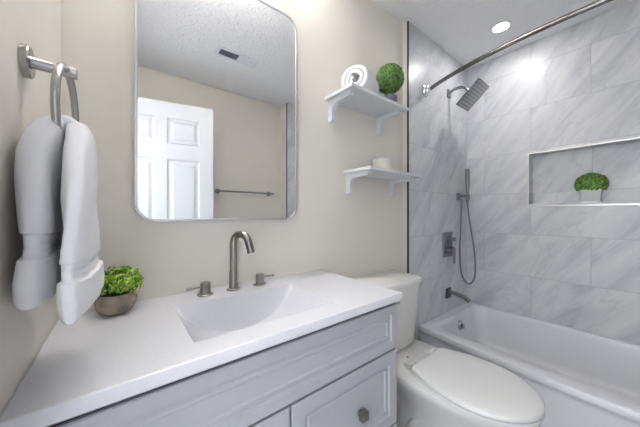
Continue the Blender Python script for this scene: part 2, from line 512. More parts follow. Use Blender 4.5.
def panel(bm, x0, x1, z0, z1, fr, prof, y=FY, t=0.02):
    """front at y, outer rectangle, frame width fr, then profile list of (inset, depth)"""
    def rg(d, h): return [(x0 + d, y + h, z0 + d), (x1 - d, y + h, z0 + d), (x1 - d, y + h, z1 - d), (x0 + d, y + h, z1 - d)]
    rings = [rg(0, t), rg(0, 0.0025), rg(0.0025, 0), rg(fr, 0)] + [rg(fr + d, h) for d, h in prof]
    loft(bm, rings, True)


OG = [(0.004, 0.006), (0.011, 0.007), (0.016, 0.003), (0.022, 0.003), (0.026, 0.007)]
ft = CZ - 0.0445
bm = bmesh.new(); panel(bm, FX0, FX1, 0.662, ft, 0.030, OG)
link('false_front', bm, 'cab', v)
xs = 0.334


def drawer(z0, z1):
    bm = bmesh.new(); panel(bm, xs + 0.004, FX1, z0, z1, 0.040, OG)
    d = link('drawer', bm, 'cab', v)
    x, z = 0.592, (z0 + z1) / 2 - 0.012
    bm = bmesh.new()
    box(bm, x - 0.009, x + 0.009, FY - 0.014, FY + 0.008, z - 0.007, z + 0.007)
    box(bm, x - 0.0140, x + 0.0140, FY - 0.020, FY - 0.0005, z - 0.0135, z + 0.0135, 0.0012, 1)
    k = link('knob', bm, 'nickel', d)
    k['label'] = 'square brushed metal knob'


drawer(0.395, 0.654); drawer(0.105, 0.387)
for x0, x1, kx in ((FX0, 0.098, 0.07), (0.104, xs - 0.002, 0.132)):
    bm = bmesh.new(); panel(bm, x0, x1, 0.105, 0.654, 0.040, OG)
    d = link('door', bm, 'cab', v)
    bm = bmesh.new()
    box(bm, kx - 0.006, kx + 0.006, FY - 0.014, FY + 0.008, 0.56, 0.572)
    box(bm, kx - 0.0135, kx + 0.0135, FY - 0.024, FY - 0.012, 0.5525, 0.5795, 0.0015, 1)
    link('knob', bm, 'nickel', d)

# countertop with integrated sink (half-pipe basin)
SX0, SX1, SY0, SY1, SD = 0.122, 0.530, -0.402, -0.136, 0.112


def countertop():
    bm = bmesh.new()
    NX, NY = 44, 30
    xs_ = [SX0 + (SX1 - SX0) * i / NX for i in range(NX + 1)]
    ys_ = [SY0 + (SY1 - SY0) * j / NY for j in range(NY + 1)]
    xc, hw = (SX0 + SX1) / 2, (SX1 - SX0) / 2
    g = {}
    for i, x in enumerate(xs_):
        for j, y in enumerate(ys_):
            u = abs(x - xc) / hw
            d = SD * (1 - u ** 2.1) ** 0.85 if u < 1 else 0
            fb = min(1, (SY1 - y) / 0.028); ff = min(1, (y - SY0) / 0.05)
            d *= (1 - (1 - fb) ** 2) * (1 - (1 - ff) ** 2)
            g[i, j] = bm.verts.new((x, y, CZ - d))
    for i in range(NX):
        for j in range(NY):
            bm.faces.new((g[i, j], g[i + 1, j], g[i + 1, j + 1], g[i, j + 1]))
    # top ring
    X = [CX0 + 0.004, SX0, SX1, CX1 - 0.004]; Y = [CY0 + 0.004, SY0, SY1, CY1]
    for a in range(3):
        for b in range(3):
            if a == 1 and b == 1: continue
            bm.faces.new([bm.verts.new(q) for q in ((X[a], Y[b], CZ), (X[a + 1], Y[b], CZ), (X[a + 1], Y[b + 1], CZ), (X[a], Y[b + 1], CZ))])
    prev = None
    for dx, z in ((0.004, CZ), (0.0012, CZ - 0.0012), (0, CZ - 0.004), (0, CZ - 0.025), (0.002, CZ - 0.027)):
        r = [(CX0 + dx, CY1, z), (CX0 + dx, CY0 + dx, z), (CX1 - dx, CY0 + dx, z), (CX1 - dx, CY1, z)]
        if prev:
            for k in range(3):
                bm.faces.new([bm.verts.new(q) for q in (prev[k], prev[k + 1], r[k + 1], r[k])])
        prev = r
    bm.faces.new([bm.verts.new(q) for q in ((CX0, CY1, CZ), (CX1, CY1, CZ), (CX1, CY1, CZ - 0.027), (CX0, CY1, CZ - 0.027))])
    for ya, yb in ((CY0, SY0 - 0.0), (SY1, CY1)):
        bm.faces.new([bm.verts.new(q) for q in ((CX0, ya, CZ - 0.027), (CX1, ya, CZ - 0.027), (CX1, yb, CZ - 0.027), (CX0, yb, CZ - 0.027))])
    for xa, xb in ((CX0, SX0), (SX1, CX1)):
        bm.faces.new([bm.verts.new(q) for q in ((xa, SY0, CZ - 0.027), (xb, SY0, CZ - 0.027), (xb, SY1, CZ - 0.027), (xa, SY1, CZ - 0.027))])
    bmesh.ops.remove_doubles(bm, verts=bm.verts, dist=1e-5)
    o = link('countertop', bm, 'counter', None, True, 28)
    tag(o, 'white vanity countertop with a built-in rectangular scooped sink', 'countertop')
    bm = bmesh.new(); zc = CZ - SD
    lathe(bm, [(0.024, zc - 0.03), (0.024, zc + 0.003), (0.020, zc + 0.005), (0.017, zc + 0.002), (0.0165, zc + 0.007), (0.001, zc + 0.009)], (xc, -0.20, 0), 28)
    link('drain', bm, 'nickel_bright', o, True)


countertop()

# faucet
f = thing('faucet', 'brushed nickel widespread faucet with a gooseneck spout on the white countertop', 'faucet', (0.325, -0.065, CZ))
bm = bmesh.new(); c = (0.325, -0.065, CZ)
lathe(bm, [(0.0245, 0), (0.0245, 0.004), (0.0225, 0.0055), (0.0155, 0.006), (0.0150, 0.066), (0.0140, 0.067), (0.0122, 0.0675), (0.0122, 0.072)], c, 32)
pts = [(0.325, -0.065, CZ + 0.068), (0.325, -0.065, CZ + 0.135)]
rb = 0.0355
ang = R_(-62)
dxy = Vector((math.cos(ang), math.sin(ang), 0))
for i in range(0, 17):
    a = PI - i / 16 * (PI - 0.22)
    pts.append(Vector((0.325, -0.065, CZ + 0.169)) + dxy * (rb + rb * math.cos(a)) + Vector((0, 0, rb * math.sin(a) * 1.02)))
last = pts[-1]; d_ = (pts[-1] - pts[-2]).normalized()
pts.append(last + d_ * 0.040)
tube(bm, pts, 0.0133, 20)
link('spout', bm, 'nickel', f, True)
for (x, y, sgn, aa) in ((0.227, -0.067, -1, 185), (0.428, -0.070, 1, -5)):
    bm = bmesh.new()
    lathe(bm, [(0.0265, 0), (0.0265, 0.004), (0.0245, 0.0055), (0.0165, 0.006), (0.0165, 0.040), (0.0150, 0.042), (0.001, 0.042)], (x, y, CZ), 32)
    h = link('handle', bm, 'nickel', f, True)
    bm = bmesh.new()
    a = R_(aa); dv = Vector((math.cos(a), math.sin(a), 0)); p = Vector((x, y, CZ + 0.030))
    tube(bm, [p + dv * 0.010, p + dv * 0.050, p + dv * 0.0505, p + dv * 0.058], [0.0040, 0.0040, 0.0048, 0.0048], 12)
    link('lever', bm, 'nickel', h, True)

# mirror
mr_ = thing('wall_mirror', 'tall rounded-corner mirror in a thin silver frame above the faucet', 'mirror', (0.33, 0, 1.115))
MX0, MX1, MZ0, MZ1 = 0.030, 0.631, 1.114, 2.028
bm = bmesh.new()
def mrg(d, y, r): return [(a, y, b) for a, b in rrect(MX0 + d, MX1 - d, MZ0 + d, MZ1 - d, r, 12)]
loft(bm, [mrg(0, -0.001, 0.06), mrg(0, -0.026, 0.06), mrg(0.001, -0.027, 0.059), mrg(0.0075, -0.027, 0.0525), mrg(0.0085, -0.0255, 0.0515), mrg(0.0085, -0.001, 0.0515), mrg(0, -0.001, 0.06)], False)
link('frame', bm, 'mframe', mr_, True)
bm = bmesh.new()
loft(bm, [mrg(0.007, -0.002, 0.053), mrg(0.007, -0.023, 0.053)], True)
link('glass', bm, 'mirror', mr_)

# vanity light above the mirror, just out of the frame of the photo
vl = thing('vanity_light', 'three-shade vanity light bar on the wall above the mirror', 'wall light', (VX, 0, VZ))
bm = bmesh.new(); box(bm, VX - 0.30, VX + 0.30, -0.028, -0.001, VZ - 0.03, VZ + 0.03, 0.004, 2)
link('back_plate', bm, 'nickel_bright', vl)
for dx in (-0.19, 0, 0.19):
    bm = bmesh.new(); tube(bm, spline([(VX + dx, -0.026, VZ), (VX + dx, -0.10, VZ + 0.012), (VX + dx, VY, VZ - 0.005)], 6), 0.008, 12)
    lathe(bm, [(0.001, 0.006), (0.022, 0.004), (0.024, -0.014)], (VX + dx, VY, VZ - 0.004), 20)
    link('arm', bm, 'nickel_bright', vl, True)

# ================================================================ TOWEL RING + TOWEL
ry = -0.345
tr = thing('towel_ring', 'brushed nickel towel ring on the left wall holding the white hand towel', 'towel ring', (XL, ry, 1.40))
bm = bmesh.new()
lathe(bm, [(0.027, XL + 0.0005), (0.027, XL + 0.009), (0.025, XL + 0.011), (0.001, XL + 0.011)], (0, ry, 1.402), 32, 'X')
link('wall_plate', bm, 'nickel_bright', tr, True)
bm = bmesh.new()
lathe(bm, [(0.0115, XL + 0.010), (0.0092, XL + 0.014), (0.0092, XL + 0.048), (0.0104, XL + 0.049), (0.0104, XL + 0.0675), (0.0094, XL + 0.0685), (0.001, XL + 0.0685)], (0, ry, 1.402), 24, 'X')
link('post', bm, 'nickel_bright', tr, True)
bm = bmesh.new()
RC = Vector((-0.080, ry, 1.402 - 0.078)); ra = R_(2.5)
RU = Vector((math.sin(ra), math.cos(ra), 0))
n1_, n2_ = 64, 14
rings = []
for i in range(n1_):
    a = 2 * PI * i / n1_
    dirv = RU * math.cos(a) + Vector((0, 0, 1)) * math.sin(a); nn = RU.cross(Vector((0, 0, 1)))
    rings.append([RC + dirv * 0.080 + (dirv * math.cos(2 * PI * k / n2_) + nn * math.sin(2 * PI * k / n2_)) * 0.0058 for k in range(n2_)])
loft(bm, rings + [rings[0]], False); bmesh.ops.remove_doubles(bm, verts=bm.verts, dist=1e-5)
link('ring', bm, 'nickel_bright', tr, True)


def towel():
    """one folded towel pulled through the ring: a tail by the wall and a tail on the room side"""
    root = thing('hand_towel', 'folded white terry hand towel hanging through the ring above the vanity', 'towel', (-0.08, ry, 0.97))
    zb = RC.z - 0.080   # inside bottom of ring
    # sections: (center, direction of width, half width, half thickness)
    def tail(side):
        if side > 0:   # room side tail, broad face turned to the room
            s = [  # cx, cy, z, hw, ht, yaw(deg of width axis from +y towards +x)
                (-0.070, -0.362, zb + 0.058, 0.030, 0.010, 0),
                (-0.064, -0.362, zb + 0.052, 0.042, 0.016, 0),
                (-0.059, -0.364, zb + 0.034, 0.056, 0.019, 0),
                (-0.057, -0.370, zb + 0.008, 0.074, 0.018, 0),
                (-0.056, -0.376, zb - 0.030, 0.088, 0.017, 0),
                (-0.058, -0.382, zb - 0.080, 0.102, 0.016, 0),
                (-0.055, -0.380, zb - 0.130, 0.107, 0.0155, 2),
                (-0.054, -0.378, 1.068, 0.114, 0.0155, 3),
                (-0.054, -0.378, 1.0655, 0.112, 0.013, 3),
                (-0.054, -0.378, 1.052, 0.1115, 0.0122, 3),
                (-0.053, -0.378, 1.0405, 0.1125, 0.013, 3),
                (-0.052, -0.377, 1.0375, 0.117, 0.0175, 4),
                (-0.051, -0.376, 1.010, 0.122, 0.018, 4),
                (-0.051, -0.375, 0.990, 0.121, 0.0165, 4),
                (-0.051, -0.375, 0.984, 0.121, 0.013, 4),
                (-0.051, -0.375, 0.982, 0.120, 0.010, 4)]
        else:
            s = [
                (-0.086, -0.374, zb + 0.056, 0.032, 0.010, 0),
                (-0.092, -0.372, zb + 0.048, 0.045, 0.018, 0),
                (-0.098, -0.368, zb + 0.028, 0.064, 0.022, 0),
                (-0.102, -0.364, zb - 0.005, 0.080, 0.023, 0),
                (-0.104, -0.360, zb - 0.060, 0.094, 0.022, 0),
                (-0.104, -0.358, zb - 0.110, 0.099, 0.021, 0),
                (-0.104, -0.358, 1.112, 0.101, 0.020, 0),
                (-0.104, -0.358, 1.1095, 0.098, 0.0165, 0),
                (-0.104, -0.358, 1.090, 0.0965, 0.0155, 0),
                (-0.104, -0.358, 1.0755, 0.098, 0.0165, 0),
                (-0.104, -0.358, 1.0725, 0.103, 0.021, 0),
                (-0.104, -0.358, 1.040, 0.106, 0.023, 0),
                (-0.104, -0.358, 1.014, 0.106, 0.021, 0),
                (-0.104, -0.358, 1.006, 0.105, 0.016, 0),
                (-0.104, -0.358, 1.004, 0.1045, 0.012, 0)]
        n = 36; rings = []
        # resample for smoothness between widely spaced sections
        full = []
        for i in range(len(s) - 1):
            a, b = s[i], s[i + 1]; m_ = max(1, int(abs(a[2] - b[2]) / 0.012))
            for q in range(m_):
                t = q / m_; full.append(tuple(a[w] + (b[w] - a[w]) * t for w in range(6)))
        full.append(s[-1])
        for (cx, cy, z, hw, ht, yw) in full:
            wv = Vector((math.sin(R_(yw)), math.cos(R_(yw)), 0)); nv = Vector((wv.y, -wv.x, 0))
            rg = []
            for k in range(n):
                a = 2 * PI * k / n
                c_, s_ = math.cos(a), math.sin(a)
                e = 0.5
                pw = abs(c_) ** e * (1 if c_ > 0 else -1) * hw
                pt = abs(s_) ** 0.75 * (1 if s_ > 0 else -1) * ht
                w = 0.0016 * math.sin(pw * 95 + z * 14) + 0.0012 * math.sin(pw * 40 + 2 + z * 25)
                p = Vector((cx, cy, z)) + wv * pw + nv * (pt + w * (1 if hw > 0.07 else 0.4))
                p.x = max(p.x, XL + 0.002)
                rg.append(p)
            rings.append(rg)
        return rings
    for sd in (1, -1):
        rg = tail(sd)
        bm = bmesh.new(); loft(bm, rg, True)
        o = link('front_tail' if sd > 0 else 'rear_tail', bm, ['towel', 'band'], root, True, 38)
        lo, hi = ((1.039, 1.066) if sd > 0 else (1.074, 1.110))
        for p in o.data.polygons:
            if lo < p.center.z < hi: p.material_index = 1
    # the roll of cloth gathered over the bottom of the ring
    bm = bmesh.new()
    rings = []
    for i in range(15):
        a = PI * i / 14
        cx = -0.078 + 0.016 * math.cos(a); z = zb + 0.030 + 0.022 * math.sin(a)
        hw = 0.046 - 0.006 * math.sin(a); ht = 0.014
        t_ = Vector((-math.sin(a) * 0.020, 0, math.cos(a) * 0.014)).normalized()
        nv = Vector((t_.z, 0, -t_.x))
        rings.append([Vector((cx, -0.366, z)) + Vector((0, 1, 0)) * (abs(math.cos(2 * PI * k / 28)) ** 0.6 * (1 if math.cos(2 * PI * k / 28) > 0 else -1) * hw) + nv * math.sin(2 * PI * k / 28) * ht for k in range(28)])
    loft(bm, rings, True)
    link('gathered_fold', bm, 'towel', root, True, 80)


towel()

# ================================================================ PLANTS


def foliage(name, c, rad, n, size, m, parent, seed, core=0.8, zmin=-1.0, squash=(1, 1, 1), shoot=0.0):
    rnd = random.Random(seed)
    bm = bmesh.new(); lay = bm.faces.layers.float.new('leaf_id')
    c = Vector(c)
    if core > 0:
        r = bmesh.ops.create_icosphere(bm, subdivisions=3, radius=1)
        for v_ in r['verts']:
            d = v_.co.copy(); d.z = max(d.z, zmin)
            v_.co = c + Vector((d.x * rad[0], d.y * rad[1], d.z * rad[2])) * core
        for f_ in bm.faces: f_[lay] = 0.0
    for i in range(n):
        z = rnd.uniform(zmin, 1); a = rnd.uniform(0, 2 * PI); q = math.sqrt(max(0, 1 - z * z))
        d = Vector((q * math.cos(a), q * math.sin(a), z))
        k = rnd.uniform(core if core > 0 else 0.35, 1.0) + (rnd.random() ** 3) * shoot
        p = c + Vector((d.x * rad[0], d.y * rad[1], d.z * rad[2])) * k
        nrm = (d + Vector([rnd.uniform(-0.6, 0.6) for _ in range(3)])).normalized()
        tg = nrm.cross(Vector([rnd.uniform(-1, 1) for _ in range(3)])).normalized()
        sd = nrm.cross(tg); s = size * rnd.uniform(0.7, 1.25)
        V = [p - tg * s * 0.5, p + sd * s * 0.30 - nrm * s * 0.06, p + tg * s * 0.55 - nrm * s * 0.12, p - sd * s * 0.30 - nrm * s * 0.06]
        mid = bm.verts.new(p + nrm * s * 0.08)
        vv = [bm.verts.new(q_) for q_ in V]
        lid = rnd.random() * 100
        for k2 in range(4):
            f_ = bm.faces.new((vv[k2], vv[(k2 + 1) % 4], mid)); f_[lay] = lid
    me = bpy.data.meshes.new(name); bm.to_mesh(me); bm.free(); me.materials.append(M[m])
    o = bpy.data.objects.new(name, me); COL.objects.link(o); o.parent = parent
    o.matrix_parent_inverse = Matrix.Translation(-Vector(parent.location))
    return o


# plant in stone bowl on the countertop
px, py = -0.012, -0.085
pp = thing('potted_plant', 'bright green leafy plant in a rounded stone bowl on the countertop', 'plant', (px, py, CZ))
bm = bmesh.new()
vs = lathe(bm, [(0.016, 0.0), (0.026, 0.001), (0.036, 0.009), (0.044, 0.024), (0.0465, 0.038), (0.044, 0.050), (0.040, 0.057), (0.036, 0.056), (0.037, 0.048), (0.001, 0.046)], (px, py, CZ), 40)
rnd = random.Random(4)
for v_ in bm.verts:
    d = v_.co - Vector((px, py, CZ)); a = math.atan2(d.y, d.x)
    k = 1 + 0.03 * math.sin(2 * a + 1) + 0.02 * math.sin(5 * a + d.z * 60)
    v_.co.x = px + d.x * k; v_.co.y = py + d.y * k
link('pot', bm, 'stone', pp, True, 60)
bm = bmesh.new(); lathe(bm, [(0.037, 0.047), (0.034, 0.051), (0.001, 0.053)], (px, py, CZ), 24)
link('soil', bm, 'soil', pp, True)
foliage('foliage', (px + 0.010, py, CZ + 0.084), (0.050, 0.048, 0.042), 1300, 0.0115, 'leaf_bright', pp, 3, core=0.62, zmin=-0.55, shoot=0.22)


# ================================================================ SHELVES
def shelf(x0, x1, ztop, depth, bx, label, name='wall_shelf'):
    t = 0.016
    s = thing(name, label, 'shelf', ((x0 + x1) / 2, 0, ztop - t), 'white bracket shelves on the beige wall')
    bm = bmesh.new(); box(bm, x0, x1, -depth, -0.0005, ztop - t, ztop, 0.002, 2)
    link('shelf_board', bm, 'shelf', s)
    for b_ in bx:
        w = 0.026
        bm = bmesh.new()
        zt = ztop - t; dl = depth - 0.030; hl = 0.108
        out = [(-0.001, zt), (-dl, zt), (-dl, zt - 0.012), (-dl + 0.006, zt - 0.020)]
        # concave underside
        out += [(-0.062, zt - 0.024), (-0.048, zt - 0.028), (-0.038, zt - 0.036), (-0.032, zt - 0.048), (-0.030, zt - 0.062)]
        out += [(-0.030, zt - hl + 0.008), (-0.022, zt - hl), (-0.001, zt - hl)]
        A = [bm.verts.new((b_ - w / 2, a, b)) for a, b in out]; B = [bm.verts.new((b_ + w / 2, a, b)) for a, b in out]
        bm.faces.new(A); bm.faces.new(B)
        for i in range(len(out)):
            j = (i + 1) % len(out); bm.faces.new((A[i], A[j], B[j], B[i]))
        link('bracket', bm, 'shelf', s, False)
    return s


shelf(0.816, 1.270, 1.735, 0.190, (0.850, 1.228), 'upper white wall shelf with brackets holding the rolled towel and topiary')
shelf(0.944, 1.408, 1.372, 0.190, (0.975, 1.355), 'lower white wall shelf with brackets holding only the pale jar')


def rolled_towel():
    bm = bmesh.new()
    zc = 1.735 + 0.073; yc = -0.100; x0, x1 = 0.900, 1.060
    turns = 2.2; n = 110; th = 0.018
    R0, R1 = 0.010, 0.060
    path = []
    for i in range(n + 1):
        t = i / n; a = -t * turns * 2 * PI + 0.9
        r = R0 + (R1 - R0) * t
        wob = 1 + 0.05 * math.sin(a * 2 + 1)
        path.append((math.cos(a) * r * wob * 1.0, math.sin(a) * r * wob, r, a))
    # closed ribbon cross-section in the y-z plane
    outer = [(yc + c_ * (r + th) / max(r, 1e-6), zc + s_ * (r + th) / max(r, 1e-6)) for c_, s_, r, a in path]
    inner = [(yc + c_, zc + s_) for c_, s_, r, a in path]
    prof = outer + inner[::-1]
    xsn = [0, 0.010, 0.024] + [0.024 + (x1 - x0 - 0.054) * i / 6 for i in range(1, 7)] + [x1 - x0 - 0.012, x1 - x0]
    rings = []
    for q in xsn:
        k = 1.0
        if q < 0.012: k = 0.97 + 0.03 * (q / 0.012)
        e = (x1 - x0) - q
        if e < 0.03: k = 0.93 + 0.07 * e / 0.03
        rings.append([(x0 + q, yc + (a - yc) * k, zc + (b - zc) * k) for a, b in prof])
    for i in range(len(rings)):
        for j in range(len(rings[i])):
            x, y, z = rings[i][j]
            if i == 0 or i == len(rings) - 1: x += 0.003 * math.sin(j * 0.35) * (1 if i == 0 else -1)
            rings[i][j] = (x, y, max(z, 1.7352))
    loft(bm, rings, False)
    N = len(prof)
    # end caps of ribbon: quads between outer and inner
    bm.verts.ensure_lookup_table()
    m_ = n + 1
    for base in (0, (len(rings) - 1) * N):
        for i in range(n):
            a = base + i; b = base + i + 1; c_ = base + N - 1 - (i + 1); d = base + N - 1 - i
            try: bm.faces.new((bm.verts[a], bm.verts[b], bm.verts[c_], bm.verts[d]))
            except ValueError: pass
    xform(bm.verts, Matrix.Translation((0.98, yc, 0)) @ Matrix.Rotation(R_(18), 4, 'Z') @ Matrix.Translation((-0.98, -yc, 0)))
    o = link('rolled_towel', bm, 'towel', None, True, 60)
    tag(o, 'rolled white towel on the left of the upper shelf', 'towel')


rolled_towel()

# topiary on upper shelf
tx, ty = 1.222, -0.095
tp = thing('topiary_plant', 'round dark green boxwood ball in a dark pot on the upper shelf', 'plant', (tx, ty, 1.735))
bm = bmesh.new()
lathe(bm, [(0.030, 0), (0.033, 0.002), (0.038, 0.040), (0.042, 0.075), (0.042, 0.082), (0.036, 0.082), (0.034, 0.075), (0.001, 0.074)], (tx, ty, 1.735), 28)
link('pot', bm, 'bluepot', tp, True, 50)
bm = bmesh.new(); tube(bm, [(tx, ty, 1.80), (tx, ty, 1.90)], 0.006, 10)
link('stem', bm, 'soil', tp, True)
foliage('foliage', (tx, ty, 1.735 + 0.184), (0.080, 0.080, 0.082), 1900, 0.018, 'leaf_dark', tp, 8, core=0.86)

# jar on lower shelf
bm = bmesh.new(); jx, jy, jz = 1.185, -0.075, 1.372
lathe(bm, [(0.052, 0), (0.055, 0.003), (0.055, 0.062), (0.053, 0.064), (0.001, 0.064)], (jx, jy, jz), 32)
jar = thing('candle_jar', 'low cream frosted jar with a pale lid on the lower shelf', 'jar', (jx, jy, jz))
link('jar_body', bm, 'wax', jar, True)
bm = bmesh.new(); lathe(bm, [(0.056, 0.064), (0.056, 0.078), (0.052, 0.080), (0.001, 0.081)], (jx, jy, jz), 32)
link('jar_lid', bm, 'waxlid', jar, True)

# niche plant
nx, ny, nz = XR + 0.040, -0.787, NZ0 + 0.012
np_ = thing('niche_plant', 'round-topped green boxwood in a pale ribbed pot in the shower niche', 'plant', (nx, ny, nz))
bm = bmesh.new()
def nrg(a, b, z, r=0.006): return [(nx + p, ny + q, nz + z) for p, q in rrect(-a, a, -b, b, r, 4)]
rings = [nrg(0.026, 0.042, 0.006)]
for i in range(9):
    k = i / 8; w = 0.0012 * (i % 2)
    rings.append(nrg(0.028 + 0.002 * k + w, 0.044 + 0.006 * k + w, 0.008 + 0.078 * k))
rings += [nrg(0.027, 0.046, 0.086), nrg(0.026, 0.044, 0.080)]
loft(bm, rings, True); link('pot', bm, 'whitepot', np_, True, 40)
bm = bmesh.new(); loft(bm, [nrg(0.027, 0.044, 0), nrg(0.029, 0.046, 0.001), nrg(0.029, 0.046, 0.008), nrg(0.027, 0.044, 0.009)], True)
link('pot_foot', bm, 'saucer', np_, True)
foliage('foliage', (nx - 0.002, ny, nz + 0.120), (0.040, 0.080, 0.078), 1300, 0.017, 'leaf_mid', np_, 21, core=0.86, zmin=-0.5)

# ================================================================ TOILET
TX = 1.160


def egg(cx, yb, yf, hw, hb, z, n=22, yc=None, pw=2.0):
    """outline: rounded nose at yf, squared tail at yb (half-width hb)"""
    if yc is None: yc = yf + (yb - yf) * 0.50
    a = yc - yf; pts = []
    for i in range(n + 1):
        t = PI * i / n
        c_, s_ = math.cos(t), math.sin(t)
        pts.append((cx + hw * c_ * abs(c_) ** (2 / pw - 1), yc - a * s_ ** (2 / pw), z))
    m_ = 8
    r = min(0.035, hb * 0.5)
    for i in range(1, m_ + 1):
        t = i / m_; s = (1 - math.sqrt(1 - (1 - (hb / hw) ** 2) * t * t)) / (1 - hb / hw)
        pts.append((cx - (hw + (hb - hw) * s), yc + (yb - r - yc) * t, z))
    for i in range(1, 6):
        q = PI / 2 * i / 5
        pts.append((cx - hb + r - r * math.cos(q), yb - r + r * math.sin(q), z))
    for i in range(0, 6):
        q = PI / 2 * i / 5
        pts.append((cx + hb - r + r * math.sin(q), yb - r + r * math.cos(q), z))
    for i in range(1, m_):
        t = 1 - i / m_; s = (1 - math.sqrt(1 - (1 - (hb / hw) ** 2) * t * t)) / (1 - hb / hw)
        pts.append((cx + (hw + (hb - hw) * s), yc + (yb - r - yc) * t, z))
    return pts


tl = thing('toilet', 'white two-piece toilet with closed lid between the vanity and tub', 'toilet', (TX, -0.4, 0))
bm = bmesh.new()
secs = [(-0.22, -0.665, 0.118, 0.110, 0.0), (-0.22, -0.665, 0.118, 0.110, 0.015), (-0.225, -0.645, 0.104, 0.100, 0.03),
        (-0.23, -0.635, 0.096, 0.090, 0.10), (-0.235, -0.640, 0.100, 0.090, 0.17), (-0.22, -0.665, 0.116, 0.092, 0.24),
        (-0.16, -0.700, 0.138, 0.100, 0.29), (-0.10, -0.735, 0.160, 0.112, 0.335), (-0.06, -0.760, 0.178, 0.130, 0.365),
        (-0.045, -0.773, 0.188, 0.148, 0.385), (-0.04, -0.778, 0.191, 0.152, 0.395), (-0.04, -0.779, 0.192, 0.153, 0.408), (-0.04, -0.777, 0.190, 0.151, 0.414), (-0.045, -0.771, 0.185, 0.146, 0.418)]
loft(bm, [egg(TX, a, b, c_, d, z) for a, b, c_, d, z in secs], True)
for s in (-1, 1):     # trapway relief on the sides
    path = spline([(TX + s * 0.075, -0.56, 0.02), (TX + s * 0.078, -0.55, 0.12), (TX + s * 0.085, -0.50, 0.21), (TX + s * 0.085, -0.43, 0.24),
                   (TX + s * 0.075, -0.36, 0.20), (TX + s * 0.070, -0.32, 0.12), (TX + s * 0.070, -0.28, 0.03)], 6)
    tube(bm, path, 0.031, 14)
link('bowl', bm, 'porcelain', tl, True, 50)
bm = bmesh.new()
TL = TX + 0.004
loft(bm, [egg(TL, -0.350, -0.782, 0.186, 0.145, 0.4185), egg(TL, -0.348, -0.786, 0.190, 0.148, 0.421), egg(TL, -0.348, -0.786, 0.190, 0.148, 0.429), egg(TL, -0.350, -0.783, 0.187, 0.146, 0.4315)], True)
link('seat', bm, 'seat', tl, True, 50)
bm = bmesh.new()
loft(bm, [egg(TL, -0.352, -0.783, 0.187, 0.145, 0.4345), egg(TL, -0.350, -0.787, 0.191, 0.149, 0.437), egg(TL, -0.350, -0.787, 0.191, 0.149, 0.446),
          egg(TL, -0.353, -0.782, 0.186, 0.145, 0.4515), egg(TL, -0.364, -0.770, 0.174, 0.133, 0.454), egg(TL, -0.41, -0.71, 0.12, 0.08, 0.4555)], True)
link('lid', bm, 'seat', tl, True, 50)
for s in (-1, 1):
    bm = bmesh.new(); tube(bm, [(TX + s * 0.115, -0.328, 0.432), (TX + s * 0.065, -0.328, 0.432)], 0.010, 14)
    box(bm, TX + s * 0.09 - 0.016, TX + s * 0.09 + 0.016, -0.342, -0.298, 0.4175, 0.432, 0.003, 2)
    link('hinge', bm, 'seat', tl, True, 50)
bm = bmesh.new()
lathe(bm, [(0.006, 0.4185), (0.006, 0.422), (0.004, 0.424), (0.001, 0.424)], (TX - 0.03, -0.27, 0), 12)
link('bolt', bm, 'gun', tl, True)


def tank_ring(hw, yf, z, yb=-0.012, bow=0.018, r=0.03):
    pts = rrect(TX - hw, TX + hw, yf, yb, r, 6)
    out = []
    for x, y in pts:
        k = 1 - ((x - TX) / hw) ** 2
        out.append((x, y - bow * max(0, k) * (1 if y < (yf + yb) / 2 else 0), z))
    return out


def densify(pts, n=10):
    """adds points along the front edge so it can bow"""
    out = []
    for i, p in enumerate(pts):
        q = pts[(i + 1) % len(pts)]
        out.append(p)
        if abs(p[0] - q[0]) > 0.1:
            for k in range(1, n):
                t = k / n; out.append(tuple(p[w] + (q[w] - p[w]) * t for w in range(3)))
    return out


def tank_sec(hw, yf, z, yb=-0.012, bow=0.020, r=0.035):
    pts = densify([(x, y, z) for x, y in rrect(TX - hw, TX + hw, yf, yb, r, 6)])
    return [(x, y - (bow * (1 - ((x - TX) / hw) ** 2) if y < (yf + yb) / 2 else 0), z_) for x, y, z_ in pts]


bm = bmesh.new()
loft(bm, [tank_sec(0.154, -0.185, 0.4185), tank_sec(0.164, -0.195, 0.424), tank_sec(0.172, -0.200, 0.50), tank_sec(0.190, -0.212, 0.735), tank_sec(0.190, -0.212, 0.752)], True)
link('tank', bm, 'porcelain', tl, True, 40)
bm = bmesh.new()
loft(bm, [tank_sec(0.194, -0.214, 0.7525), tank_sec(0.202, -0.222, 0.757), tank_sec(0.203, -0.223, 0.772), tank_sec(0.199, -0.219, 0.781), tank_sec(0.189, -0.208, 0.786, yb=-0.02)], True)
link('tank_lid', bm, 'porcelain', tl, True, 40)
bm = bmesh.new()
lathe(bm, [(0.013, -0.245), (0.013, -0.222)], (TX - 0.13, 0, 0.70), 16, 'Y'); tube(bm, [(TX - 0.13, -0.243, 0.70), (TX - 0.065, -0.250, 0.694)], 0.006, 10)
link('flush_lever', bm, 'chrome', tl, True)

